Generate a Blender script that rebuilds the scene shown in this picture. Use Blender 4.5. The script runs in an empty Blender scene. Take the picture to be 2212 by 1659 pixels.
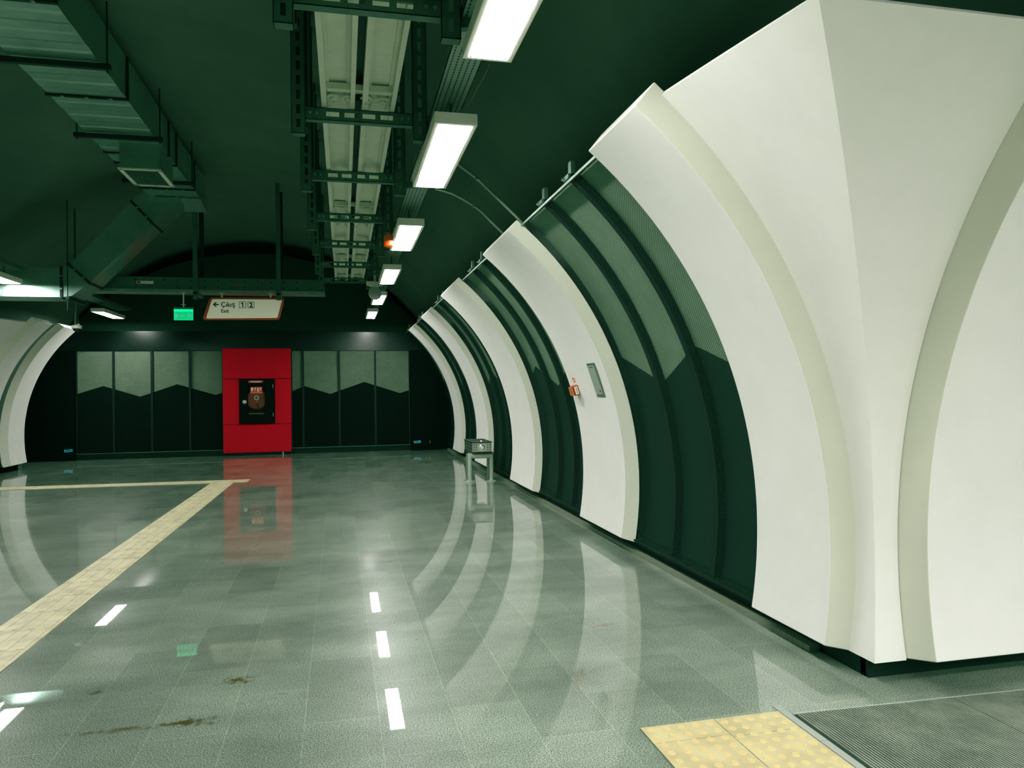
import bpy, bmesh, math, random
from mathutils import Vector, Matrix
random.seed(4)
SC = bpy.context.scene
COL = SC.collection
PI = math.pi

# ------------------------------------------------------------------ materials
def new_mat(name):
    m = bpy.data.materials.new(name); m.use_nodes = True
    nt = m.node_tree; b = nt.nodes['Principled BSDF']
    return m, nt, b
def N(nt, t, **kw):
    n = nt.nodes.new(t)
    for k, v in kw.items():
        if k in n.inputs: n.inputs[k].default_value = v
        else: setattr(n, k, v)
    return n
def pbr(name, col, rough=.5, metal=0., noise=0., nscale=6., spec=.5, bump=0., stretch=(1, 1, 1)):
    m, nt, b = new_mat(name)
    b.inputs['Base Color'].default_value = (*col, 1)
    b.inputs['Roughness'].default_value = rough
    b.inputs['Metallic'].default_value = metal
    b.inputs['Specular IOR Level'].default_value = spec
    if noise or bump:
        g = N(nt, 'ShaderNodeNewGeometry'); mp = N(nt, 'ShaderNodeMapping')
        mp.inputs['Scale'].default_value = stretch
        nt.links.new(g.outputs['Position'], mp.inputs['Vector'])
        nz = N(nt, 'ShaderNodeTexNoise'); nz.inputs['Scale'].default_value = nscale
        nz.inputs['Detail'].default_value = 6; nz.inputs['Roughness'].default_value = .65
        nt.links.new(mp.outputs[0], nz.inputs['Vector'])
        if noise:
            mr = N(nt, 'ShaderNodeMapRange')
            mr.inputs['From Min'].default_value = .25; mr.inputs['From Max'].default_value = .75
            mr.inputs['To Min'].default_value = 1 - noise; mr.inputs['To Max'].default_value = 1 + noise
            nt.links.new(nz.outputs['Fac'], mr.inputs['Value'])
            vm = N(nt, 'ShaderNodeVectorMath', operation='MULTIPLY')
            vm.inputs[0].default_value = col
            nt.links.new(mr.outputs[0], vm.inputs[1])
            nt.links.new(vm.outputs[0], b.inputs['Base Color'])
        if bump:
            bp = N(nt, 'ShaderNodeBump'); bp.inputs['Strength'].default_value = bump; bp.inputs['Distance'].default_value = .01
            nt.links.new(nz.outputs['Fac'], bp.inputs['Height']); nt.links.new(bp.outputs[0], b.inputs['Normal'])
    return m
def emis(name, col, strength):
    m, nt, b = new_mat(name)
    b.inputs['Base Color'].default_value = (*col, 1)
    b.inputs['Emission Color'].default_value = (*col, 1)
    b.inputs['Emission Strength'].default_value = strength
    return m
def math_n(nt, op, a, b=None, c=None):
    n = N(nt, 'ShaderNodeMath', operation=op)
    for i, v in enumerate((a, b, c)):
        if v is None: continue
        if isinstance(v, (int, float)): n.inputs[i].default_value = v
        else: nt.links.new(v, n.inputs[i])
    return n.outputs[0]

M = {}
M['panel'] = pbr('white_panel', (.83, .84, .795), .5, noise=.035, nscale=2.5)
M['panel_shaded'] = pbr('white_panel_shaded', (.62, .645, .54), .5, noise=.03, nscale=2.5)  # darker copy of the white panel, paints in the chamfer shading
M['vault'] = pbr('vault_paint', (.130, .163, .132), .8, noise=.16, nscale=1.3)
M['vaultdark'] = pbr('dark_green_paint', (.010, .036, .023), .75, noise=.15, nscale=2)
M['black'] = pbr('black_panel', (.0015, .005, .0035), .6, spec=.1)
M['blackgloss'] = pbr('black_gloss', (.004, .008, .008), .24)
M['plinth'] = pbr('dark_skirting', (.008, .017, .012), .55, spec=.3)
M['kerb'] = pbr('stone_kerb', (.20, .22, .17), .5, noise=.2, nscale=30)
M['board'] = pbr('grey_green_board', (.29, .41, .29), .75, noise=.12, nscale=5)
M['boardend'] = pbr('grey_green_board_end', (.42, .54, .40), .75, noise=.12, nscale=5)
M['boarddark'] = pbr('dark_board', (.006, .022, .017), .7)
M['boardblack'] = pbr('black_board', (.002, .008, .006), .8, spec=.2)
M['shadow_gap_strip'] = pbr('black_gap_strip', (.004, .006, .005), .6)
M['red'] = pbr('red_panel', (.56, .003, .022), .7, noise=.06, nscale=3, spec=.12)
M['galv'] = pbr('galvanised_steel', (.34, .42, .37), .42, .85, noise=.22, nscale=9)
M['galvd'] = pbr('galvanised_strut', (.11, .17, .135), .5, .55, noise=.18, nscale=12)
M['duct'] = pbr('duct_steel', (.32, .46, .40), .36, .7, noise=.2, nscale=4, bump=.08)
M['ductdark'] = pbr('duct_flange', (.02, .035, .028), .55, .4)
M['trunk'] = pbr('trunking_cream', (.62, .68, .55), .5, noise=.1, nscale=8)
M['trunkweb'] = pbr('trunking_web', (.54, .60, .48), .5, noise=.12, nscale=6)
M['lampbody'] = pbr('lamp_housing', (.80, .84, .74), .45)
M['lampglow'] = emis('lamp_diffuser', (1.0, 1.0, .97), 65.)
M['screw'] = pbr('screw_dark', (.02, .025, .02), .4)
M['white'] = pbr('white_plastic', (.72, .76, .66), .4)
M['grey'] = pbr('grey_plastic', (.30, .36, .31), .5)
M['greydark'] = pbr('grey_plate', (.10, .145, .115), .45)
M['chrome'] = pbr('chrome', (.75, .78, .70), .12, 1.)
M['steel'] = pbr('brushed_steel', (.46, .50, .43), .3, .9, noise=.1, nscale=40)
M['paintsteel'] = pbr('pale_painted_steel', (.44, .52, .42), .35)
M['perfdark'] = pbr('perforated_shadow', (.02, .022, .018), .5)
M['darkglass'] = pbr('smoked_dome', (.01, .015, .02), .08)
M['orange'] = pbr('orange_frame', (.47, .085, .022), .5)
M['signglow'] = emis('sign_face_glow', (.80, .82, .64), .16)  # unlit sign; faint emission added to brighten its face
M['ink'] = pbr('black_ink', (.006, .01, .008), .5)
M['beaconbody'] = pbr('beacon_body', (.75, .19, .07), .35)
M['beaconlens'] = emis('beacon_lens', (.85, .085, .0), .22)
M['exitglow'] = emis('exit_green', (.0, .58, .20), .72)
M['exitglowtop'] = emis('exit_green_edge', (.0, .95, .40), .95)
M['exitmark'] = emis('exit_mark', (.16, .50, .42), .55)
M['labelred'] = pbr('label_red', (.55, .035, .02), .5)
M['labelwhite'] = pbr('label_white', (.80, .78, .66), .5)
M['blue'] = pbr('blue_label', (.01, .27, .42), .4)
M['bluelight'] = pbr('blue_label_white', (.35, .62, .66), .4)
M['hosered'] = pbr('hose_reel_red', (.34, .05, .022), .4)
M['latch'] = pbr('latch_silver', (.55, .62, .56), .35, .2)
M['copper'] = pbr('brass', (.45, .24, .09), .3, .8)
M['cpred'] = pbr('call_point_red', (.42, .03, .012), .35)
M['cporange'] = pbr('call_point_orange', (.50, .17, .05), .3)
M['wire'] = pbr('thin_wire', (.20, .12, .08), .5)
M['conduit'] = pbr('conduit', (.34, .42, .34), .35, .5)
M['metalstrip'] = pbr('edging_metal', (.42, .46, .42), .4, .4)
M['matdark'] = pbr('mat_dark', (.018, .026, .022), .7)
M['matrib'] = pbr('mat_rib', (.25, .28, .235), .5, .3, noise=.35, nscale=5)
def glass_mat():
    m, nt, b = new_mat('cabinet_glass')
    out = nt.nodes['Material Output']
    tr = N(nt, 'ShaderNodeBsdfTransparent'); gl = N(nt, 'ShaderNodeBsdfGlossy'); gl.inputs['Roughness'].default_value = .05
    fr = N(nt, 'ShaderNodeFresnel'); fr.inputs['IOR'].default_value = 1.4
    mx = N(nt, 'ShaderNodeMixShader')
    nt.links.new(fr.outputs[0], mx.inputs[0]); nt.links.new(tr.outputs[0], mx.inputs[1]); nt.links.new(gl.outputs[0], mx.inputs[2])
    nt.links.new(mx.outputs[0], out.inputs[0]); return m
M['glass'] = glass_mat()
def mesh_mat(name, pitch, hole, col, rough=.5):
    """expanded metal: staggered diamond holes in the sheet's own UV (metres)"""
    m, nt, b = new_mat(name)
    b.inputs['Base Color'].default_value = (*col, 1); b.inputs['Roughness'].default_value = rough; b.inputs['Metallic'].default_value = .3
    uv = N(nt, 'ShaderNodeUVMap'); sp = N(nt, 'ShaderNodeSeparateXYZ'); nt.links.new(uv.outputs[0], sp.inputs[0])
    u = math_n(nt, 'MULTIPLY', sp.outputs[0], PI * 2 / pitch); v = math_n(nt, 'MULTIPLY', sp.outputs[1], PI * 2 / (pitch * .62))
    pr = math_n(nt, 'ADD', math_n(nt, 'COSINE', u), math_n(nt, 'COSINE', v))
    pr2 = math_n(nt, 'ABSOLUTE', pr)
    h = math_n(nt, 'GREATER_THAN', pr2, hole)
    out = nt.nodes['Material Output']
    tr = N(nt, 'ShaderNodeBsdfTransparent'); mx = N(nt, 'ShaderNodeMixShader')
    nt.links.new(h, mx.inputs[0]); nt.links.new(b.outputs[0], mx.inputs[1]); nt.links.new(tr.outputs[0], mx.inputs[2])
    nt.links.new(mx.outputs[0], out.inputs[0]); return m
M['mesh'] = mesh_mat('expanded_mesh', .030, .44, (.010, .030, .025))
M['meshend'] = mesh_mat('expanded_mesh_dark', .030, .62, (.0012, .005, .0035), .9)
def perf_mat():
    m, nt, b = new_mat('perforated_tray')
    g = N(nt, 'ShaderNodeNewGeometry'); sp = N(nt, 'ShaderNodeSeparateXYZ'); nt.links.new(g.outputs['Position'], sp.inputs[0])
    fx = math_n(nt, 'FRACT', math_n(nt, 'MULTIPLY', sp.outputs[0], 1 / .034)); fy = math_n(nt, 'FRACT', math_n(nt, 'MULTIPLY', sp.outputs[1], 1 / .036))
    hx = math_n(nt, 'LESS_THAN', math_n(nt, 'ABSOLUTE', math_n(nt, 'SUBTRACT', fx, .5)), .13)
    hy = math_n(nt, 'LESS_THAN', math_n(nt, 'ABSOLUTE', math_n(nt, 'SUBTRACT', fy, .5)), .34)
    h = math_n(nt, 'MULTIPLY', hx, hy)
    mx = N(nt, 'ShaderNodeMix', data_type='RGBA'); mx.inputs[6].default_value = (.30, .37, .33, 1); mx.inputs[7].default_value = (.012, .02, .016, 1)
    nt.links.new(h, mx.inputs[0]); nt.links.new(mx.outputs[2], b.inputs['Base Color'])
    b.inputs['Roughness'].default_value = .45; b.inputs['Metallic'].default_value = .3
    return m
M['perf'] = perf_mat()
def yellow_mat(name, col):
    m, nt, b = new_mat(name)
    g = N(nt, 'ShaderNodeNewGeometry'); nz = N(nt, 'ShaderNodeTexNoise'); nz.inputs['Scale'].default_value = 7; nz.inputs['Detail'].default_value = 7
    nt.links.new(g.outputs['Position'], nz.inputs['Vector'])
    cr = N(nt, 'ShaderNodeValToRGB'); cr.color_ramp.elements[0].position = .3; cr.color_ramp.elements[1].position = .62
    cr.color_ramp.elements[0].color = (col[0] * .72, col[1] * .70, col[2] * .72, 1); cr.color_ramp.elements[1].color = (*col, 1)
    nt.links.new(nz.outputs['Fac'], cr.inputs[0]); nt.links.new(cr.outputs[0], b.inputs['Base Color'])
    b.inputs['Roughness'].default_value = .45; return m
M['yellow'] = yellow_mat('tactile_yellow', (.70, .665, .43))
M['yellowstud'] = pbr('tactile_stud', (.60, .50, .24), .4)
M['yellowpad'] = yellow_mat('tactile_pad_yellow', (.56, .50, .28))
M['grout'] = pbr('grout_dark', (.12, .13, .09), .7)

def floor_mat():
    m, nt, b = new_mat('polished_granite')
    g = N(nt, 'ShaderNodeNewGeometry')
    mp = N(nt, 'ShaderNodeMapping'); mp.inputs['Rotation'].default_value = (0, 0, math.radians(-90 - .35)); mp.inputs['Location'].default_value = (.12, .165, 0)
    nt.links.new(g.outputs['Position'], mp.inputs['Vector'])
    br = N(nt, 'ShaderNodeTexBrick'); br.offset = .5
    br.inputs['Scale'].default_value = 1.; br.inputs['Brick Width'].default_value = .80; br.inputs['Row Height'].default_value = .332
    br.inputs['Mortar Size'].default_value = .0022; br.inputs['Mortar Smooth'].default_value = .2; br.inputs['Bias'].default_value = 0
    br.inputs['Color1'].default_value = (.85, .85, .85, 1); br.inputs['Color2'].default_value = (1.10, 1.10, 1.10, 1); br.inputs['Mortar'].default_value = (1.35, 1.35, 1.25, 1)
    nt.links.new(mp.outputs[0], br.inputs['Vector'])
    n1 = N(nt, 'ShaderNodeTexNoise'); n1.inputs['Scale'].default_value = 170; n1.inputs['Detail'].default_value = 4; n1.inputs['Roughness'].default_value = .85
    nt.links.new(g.outputs['Position'], n1.inputs['Vector'])
    cr = N(nt, 'ShaderNodeValToRGB'); e = cr.color_ramp.elements
    e[0].position = .43; e[0].color = (.038, .062, .042, 1); e[1].position = .57; e[1].color = (.42, .475, .405, 1)
    nt.links.new(n1.outputs['Fac'], cr.inputs[0])
    n2 = N(nt, 'ShaderNodeTexNoise'); n2.inputs['Scale'].default_value = 1.1; n2.inputs['Detail'].default_value = 8; n2.inputs['Roughness'].default_value = .6
    mp2 = N(nt, 'ShaderNodeMapping'); mp2.inputs['Scale'].default_value = (1, 1.6, 1); nt.links.new(g.outputs['Position'], mp2.inputs[0]); nt.links.new(mp2.outputs[0], n2.inputs['Vector'])
    mr = N(nt, 'ShaderNodeMapRange'); mr.inputs['From Min'].default_value = .3; mr.inputs['From Max'].default_value = .7; mr.inputs['To Min'].default_value = .68; mr.inputs['To Max'].default_value = 1.22
    nt.links.new(n2.outputs['Fac'], mr.inputs['Value'])
    v1 = N(nt, 'ShaderNodeVectorMath', operation='MULTIPLY'); nt.links.new(cr.outputs[0], v1.inputs[0]); nt.links.new(br.outputs['Color'], v1.inputs[1])
    v2 = N(nt, 'ShaderNodeVectorMath', operation='MULTIPLY'); nt.links.new(v1.outputs[0], v2.inputs[0]); nt.links.new(mr.outputs[0], v2.inputs[1])
    # brown dried stains on the stone, at their places
    last = v2.outputs[0]
    nz = N(nt, 'ShaderNodeTexNoise'); nz.inputs['Scale'].default_value = 26; nz.inputs['Detail'].default_value = 6; nt.links.new(g.outputs['Position'], nz.inputs['Vector'])
    for (x, y, rx, ry, colr) in ((-.56, 4.10, .085, .05, (.075, .050, .012)), (-.70, 3.635, .11, .045, (.075, .050, .012)), (-.98, 3.63, .19, .025, (.085, .065, .03)), (-1.23, 4.112, .028, .028, (.05, .06, .05)), (1.62, 4.45, .10, .03, (.16, .12, .08))):
        ms = N(nt, 'ShaderNodeMapping'); ms.vector_type = 'POINT'
        ms.inputs['Location'].default_value = (-x / rx, -y / ry, 0); ms.inputs['Scale'].default_value = (1 / rx, 1 / ry, 0)
        nt.links.new(g.outputs['Position'], ms.inputs['Vector'])
        ln = N(nt, 'ShaderNodeVectorMath', operation='LENGTH'); nt.links.new(ms.outputs[0], ln.inputs[0])
        s = math_n(nt, 'SUBTRACT', 1.25, ln.outputs['Value'])
        s = math_n(nt, 'ADD', s, math_n(nt, 'MULTIPLY', math_n(nt, 'SUBTRACT', nz.outputs['Fac'], .52), 4.2))
        s = math_n(nt, 'MULTIPLY', math_n(nt, 'MAXIMUM', math_n(nt, 'MINIMUM', s, 1.), 0.), .95)
        edge = math_n(nt, 'LESS_THAN', ln.outputs['Value'], 1.6); s = math_n(nt, 'MULTIPLY', s, edge)
        mx = N(nt, 'ShaderNodeMix', data_type='RGBA'); mx.inputs[7].default_value = (*colr, 1)
        nt.links.new(s, mx.inputs[0]); nt.links.new(last, mx.inputs[6]); last = mx.outputs[2]
    nt.links.new(last, b.inputs['Base Color'])
    rr = N(nt, 'ShaderNodeMapRange'); rr.inputs['From Min'].default_value = .3; rr.inputs['From Max'].default_value = .7; rr.inputs['To Min'].default_value = .42; rr.inputs['To Max'].default_value = .26
    nt.links.new(n2.outputs['Fac'], rr.inputs['Value']); nt.links.new(rr.outputs[0], b.inputs['Roughness'])
    b.inputs['Specular IOR Level'].default_value = .09
    b.inputs['Coat Weight'].default_value = 1.; b.inputs['Coat Roughness'].default_value = .012; b.inputs['Coat IOR'].default_value = 1.5
    bp = N(nt, 'ShaderNodeBump'); bp.inputs['Strength'].default_value = .05; bp.inputs['Distance'].default_value = .002
    nt.links.new(br.outputs['Fac'], bp.inputs['Height']); bp.invert = True
    nt.links.new(bp.outputs[0], b.inputs['Normal'])
    return m
M['floor'] = floor_mat()

# ------------------------------------------------------------------ mesh builder
class MB:
    def __init__(s): s.v = []; s.f = []; s.mi = []; s.uv = {}; s.smooth = set()
    def face(s, pts, mi=0, uv=None, smooth=False):
        i = len(s.v); s.v += [tuple(p) for p in pts]; s.f.append(list(range(i, i + len(pts)))); s.mi.append(mi)
        if uv: s.uv[len(s.f) - 1] = uv
        if smooth: s.smooth.add(len(s.f) - 1)
        return s
    def box(s, x0, x1, y0, y1, z0, z1, mi=0):
        i = len(s.v)
        s.v += [(x, y, z) for z in (z0, z1) for y in (y0, y1) for x in (x0, x1)]
        for q in ((0, 2, 3, 1), (4, 5, 7, 6), (0, 1, 5, 4), (2, 6, 7, 3), (0, 4, 6, 2), (1, 3, 7, 5)):
            s.f.append([i + k for k in q]); s.mi.append(mi)
        return s
    def prism(s, poly, axis, a, b, mi=0):
        """poly of 2-D points extruded along axis: y: pts are (x,z); z: (x,y); x: (y,z)"""
        def P(p, t): return {'y': (p[0], t, p[1]), 'z': (p[0], p[1], t), 'x': (t, p[0], p[1])}[axis]
        i = len(s.v); n = len(poly)
        s.v += [P(p, a) for p in poly] + [P(p, b) for p in poly]
        s.f.append([i + k for k in range(n)]); s.mi.append(mi)
        s.f.append([i + n + k for k in reversed(range(n))]); s.mi.append(mi)
        for k in range(n):
            k2 = (k + 1) % n; s.f.append([i + k, i + n + k, i + n + k2, i + k2]); s.mi.append(mi)
        return s
    def cyl(s, c, d, r, h, n=16, r2=None, mi=0, cap=True):
        c = Vector(c); d = Vector(d).normalized(); r2 = r if r2 is None else r2
        a = d.orthogonal().normalized(); b = d.cross(a); i = len(s.v)
        for k in range(n):
            t = 2 * PI * k / n; o = a * math.cos(t) + b * math.sin(t)
            s.v.append(tuple(c + o * r)); s.v.append(tuple(c + d * h + o * r2))
        for k in range(n):
            k2 = (k + 1) % n
            s.f.append([i + 2 * k, i + 2 * k2, i + 2 * k2 + 1, i + 2 * k + 1]); s.mi.append(mi); s.smooth.add(len(s.f) - 1)
        if cap:
            s.f.append([i + 2 * k for k in reversed(range(n))]); s.mi.append(mi); s.f.append([i + 2 * k + 1 for k in range(n)]); s.mi.append(mi)
        return s
    def tube(s, pts, r, n=8, mi=0):
        pts = [Vector(p) for p in pts]; i = len(s.v); m = len(pts); ref = None
        for j, p in enumerate(pts):
            d = (pts[min(j + 1, m - 1)] - pts[max(j - 1, 0)]).normalized()
            a = d.orthogonal().normalized() if ref is None else (ref - d * ref.dot(d)).normalized()
            ref = a; b = d.cross(a)
            for k in range(n):
                t = 2 * PI * k / n; s.v.append(tuple(p + a * math.cos(t) * r + b * math.sin(t) * r))
        for j in range(m - 1):
            for k in range(n):
                k2 = (k + 1) % n
                s.f.append([i + j * n + k, i + j * n + k2, i + (j + 1) * n + k2, i + (j + 1) * n + k]); s.mi.append(mi); s.smooth.add(len(s.f) - 1)
        s.f.append([i + k for k in reversed(range(n))]); s.mi.append(mi)
        s.f.append([i + (m - 1) * n + k for k in range(n)]); s.mi.append(mi)
        return s
    def dome(s, c, r, up=1, n=16, m=6, mi=0, flat=1.):
        i = len(s.v)
        for j in range(m):
            a = PI / 2 * j / m
            for k in range(n):
                t = 2 * PI * k / n; s.v.append((c[0] + r * math.cos(a) * math.cos(t), c[1] + r * math.cos(a) * math.sin(t), c[2] + up * r * flat * math.sin(a)))
        s.v.append((c[0], c[1], c[2] + up * r * flat)); top = len(s.v) - 1
        for j in range(m - 1):
            for k in range(n):
                k2 = (k + 1) % n; s.f.append([i + j * n + k, i + j * n + k2, i + (j + 1) * n + k2, i + (j + 1) * n + k]); s.mi.append(mi); s.smooth.add(len(s.f) - 1)
        for k in range(n):
            s.f.append([i + (m - 1) * n + k, i + (m - 1) * n + (k + 1) % n, top]); s.mi.append(mi); s.smooth.add(len(s.f) - 1)
        return s
    def build(s, name, mats, parent=None, loc=None, bevel=0., fix=True, label=None):
        me = bpy.data.meshes.new(name); off = Vector(loc) if loc is not None else (parent_loc(parent) if parent else Vector((0, 0, 0)))
        me.from_pydata([tuple(Vector(v) - off) for v in s.v], [], s.f)
        if not isinstance(mats, (list, tuple)): mats = [mats]
        for m in mats: me.materials.append(m)
        for p in me.polygons:
            p.material_index = s.mi[p.index]
            if p.index in s.smooth: p.use_smooth = True
        if s.uv:
            uvl = me.uv_layers.new(name='UVMap')
            for p in me.polygons:
                if p.index in s.uv:
                    for li, uv in zip(p.loop_indices, s.uv[p.index]): uvl.data[li].uv = uv
        if fix and not s.uv:
            bm = bmesh.new(); bm.from_mesh(me); bmesh.ops.remove_doubles(bm, verts=bm.verts, dist=1e-5)
            bmesh.ops.recalc_face_normals(bm, faces=bm.faces); bm.to_mesh(me); bm.free()
        if s.smooth: me.set_sharp_from_angle(angle=.6)
        me.update()
        o = bpy.data.objects.new(name, me); COL.objects.link(o)
        if parent: o.parent = parent
        elif loc is not None: o.location = off
        if bevel:
            bv = o.modifiers.new('bevel', 'BEVEL'); bv.width = bevel; bv.segments = 2; bv.limit_method = 'ANGLE'; bv.angle_limit = math.radians(40)
        if label: o['label'] = label
        return o
def parent_loc(p):
    v = Vector((0, 0, 0))
    while p is not None: v += p.location; p = p.parent
    return v
def thing(name, label, cat, loc, group=None):
    o = bpy.data.objects.new(name, None); COL.objects.link(o); o.location = loc; o.empty_display_size = .1
    tag(o, label, cat, group); return o
def tag(o, label, cat, group=None, kind=None):
    o['label'] = label; o['category'] = cat
    if group: o['group'] = group
    if kind: o['kind'] = kind
    return o
def struct(o): o['kind'] = 'structure'; return o
def copy_tree(o, dv=None, label=None):
    c = o.copy(); COL.objects.link(c)
    if dv is not None: c.location = o.location + Vector(dv)
    if label: c['label'] = label
    for ch in list(o.children):
        d = ch.copy(); COL.objects.link(d); d.parent = c
        for g in list(ch.children):
            e = g.copy(); COL.objects.link(e); e.parent = d
    return c
def text_part(name, txt, size, x, y, z, mat, parent, align='LEFT', bold=0., rot=None, xs=1.):
    cu = bpy.data.curves.new('t', 'FONT'); cu.body = txt; cu.size = size; cu.align_x = align; cu.offset = bold; cu.extrude = .0008; cu.resolution_u = 3
    t = bpy.data.objects.new('t', cu); COL.objects.link(t)
    bpy.context.view_layer.update()
    me = bpy.data.meshes.new_from_object(t.evaluated_get(bpy.context.evaluated_depsgraph_get()))
    bpy.data.objects.remove(t); bpy.data.curves.remove(cu)
    R = rot if rot is not None else Matrix.Rotation(PI / 2, 4, 'X')
    off = parent_loc(parent)
    me.transform(Matrix.Translation(Vector((x, y, z)) - off) @ R @ Matrix.Diagonal((xs, 1, 1, 1)))
    me.materials.clear(); me.materials.append(mat); me.name = name
    o = bpy.data.objects.new(name, me); COL.objects.link(o); o.parent = parent
    return o

# ------------------------------------------------------------------ wall profile
# the cladding of both side walls is an arc: centre height .65, radius 2.904 (ribs) / 2.99 (recessed sheets)
ZC, RF, RR = .65, 2.904, 2.99
ZB, ZT = .13, 2.90
# z is the height on the rib face; deeper sheets are cut along the same radius
def wr(R, z): return -.411 + R * math.sqrt(1 - ((z - ZC) / RF) ** 2)          # right wall x
def wl(R, z): return -3.453 - R * math.sqrt(1 - ((z - ZC) / RF) ** 2)         # left wall x
def zr(R, z): return ZC + (z - ZC) * R / RF
def zs(n=36, a=ZB, b=ZT): return [a + (b - a) * i / n for i in range(n + 1)]
def arclen(R, z): return R * math.asin((z - ZC) / RF)

def rib(name, fx, y_far, y_crease, y_near, parent, zt=ZT, rf=RF, rb=RR - .004, swap=None):
    """white curved rib: front band, slanted near side, straight far side, closed top and bottom"""
    P = swap or (lambda x, y, z: (x, y, z))
    m = MB(); Z = zs(36, ZB, zt)
    def pt(R, y, z): return P(fx(R, z), y, zr(R, z))
    F, B = rf, rb
    for a, b in zip(Z, Z[1:]):
        def q(p0, p1, mi=0): m.face([pt(*p0, a), pt(*p1, a), pt(*p1, b), pt(*p0, b)], mi, smooth=True)
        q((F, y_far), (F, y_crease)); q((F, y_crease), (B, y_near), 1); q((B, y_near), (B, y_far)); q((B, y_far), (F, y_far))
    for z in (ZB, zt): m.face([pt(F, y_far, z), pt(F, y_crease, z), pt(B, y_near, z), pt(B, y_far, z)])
    o = m.build(name, [M['panel'], M['panel_shaded']], parent, fix=False)
    me = o.data; bm = bmesh.new(); bm.from_mesh(me); bmesh.ops.remove_doubles(bm, verts=bm.verts, dist=1e-5); bmesh.ops.recalc_face_normals(bm, faces=bm.faces)
    for e in bm.edges:
        if len(e.link_faces) == 2 and e.calc_face_angle(0) > .3: e.smooth = False
    bm.to_mesh(me); bm.free()
    bv = o.modifiers.new('bevel', 'BEVEL'); bv.width = .006; bv.segments = 2; bv.limit_method = 'ANGLE'; bv.angle_limit = math.radians(20); bv.harden_normals = True
    return o

def tri(y):
    """height of the pointed edge of the dark lower boards"""
    t = ((y - 4.84) / 1.49) % 1.; return 1.735 - .25 * (1 - abs(2 * t - 1))
def sheet(fx, R, y0, y1, z0f, z1f, name, mat, parent, ny=1, nz=30, uv=False):
    """a thin curved sheet between y0 and y1; z limits may vary with y"""
    m = MB(); ys = [y0 + (y1 - y0) * i / ny for i in range(ny + 1)]
    for ya, yb in zip(ys, ys[1:]):
        for k in range(nz):
            pts = []; uvs = []
            for (y, kk) in ((ya, k), (yb, k), (yb, k + 1), (ya, k + 1)):
                z0, z1 = z0f(y), z1f(y); z = z0 + (z1 - z0) * kk / nz
                pts.append((fx(R, z), y, zr(R, z))); uvs.append((y, arclen(R, z)))
            m.face(pts, 0, uvs if uv else None, True)
    return m.build(name, mat, parent, fix=not uv)
def mesh_bay(label, fx, ya, yb, joints, group, zt=ZT - .045, brackets=True, sgn=1):
    """dark mesh bay between two ribs: boards behind, dark strips for the shadowed gaps, mesh sheets, top rail with clips"""
    yb = yb + .03; ym = (ya + yb) / 2; t = thing('mesh_bay', label, 'mesh panel', (fx(RR, ZB), ym, 0), group)
    edges = [ya] + list(joints) + [yb]
    sheet(fx, RR + .075, ya, yb, lambda y: ZB, tri, 'dark_lower_board', M['boarddark'], t, ny=24, nz=10)
    sheet(fx, RR + .075, ya, yb, tri, lambda y: zt, 'pale_upper_board', M['board'], t, ny=24, nz=12)
    for a, b in zip(edges, edges[1:]):
        sheet(fx, RR, a + .004, b - .004, lambda y: ZB + .01, lambda y: zt, 'mesh_sheet', M['mesh'], t, uv=True, nz=36)
    for j in joints:
        m = MB(); Z = zs(30, ZB, zt)
        for a, b in zip(Z, Z[1:]):
            for (r0, r1, y0, y1) in ((RR + .012, RR + .012, j - .035, j + .035), (RR + .012, RR + .07, j - .035, j - .035), (RR + .012, RR + .07, j + .035, j + .035)):
                m.face([(fx(r0, a), y0, zr(r0, a)), (fx(r1, a), y1, zr(r1, a)), (fx(r1, b), y1, zr(r1, b)), (fx(r0, b), y0, zr(r0, b))])
        m.build('shadow_gap_strip', M['shadow_gap_strip'], t)  # dark strips stand in for the shadowed gaps between sheets
    x = fx(RR, zt); zt = zr(RR, zt)
    m = MB(); m.prism([(x - sgn * .015, zt - .01), (x + sgn * .05, zt + .03), (x + sgn * .05, zt + .042), (x - sgn * .02, zt + .004)], 'y', ya, yb)
    m.build('top_rail', M['galv'], t)
    if brackets:
        for j in list(joints):
            m = MB(); m.box(min(x, x + sgn * .03), max(x, x + sgn * .03), j - .02, j + .045, zt + .02, zt + .14)
            m.box(min(x - sgn * .02, x + sgn * .03), max(x - sgn * .02, x + sgn * .03), j - .02, j + .10, zt + .02, zt + .05)
            m.cyl((x - sgn * .02, j + .08, zt + .035), (-sgn, 0, 0), .012, .02, 8, mi=1)
            m.build('clip_bracket', [M['galvd'], M['chrome']], t)
    m = MB(); b0 = fx(RR, ZB)
    m.box(min(b0 - sgn * .012, b0 + sgn * .03), max(b0 - sgn * .012, b0 + sgn * .03), ya, yb, ZB - .005, ZB + .012)
    m.build('bottom_rail', M['plinth'], t)
    return t

# ------------------------------------------------------------------ the setting
m = MB(); m.face([(-12, -8, 0), (11, -8, 0), (11, 20, 0), (-12, 20, 0)]); struct(m.build('floor', M['floor']))

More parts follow.
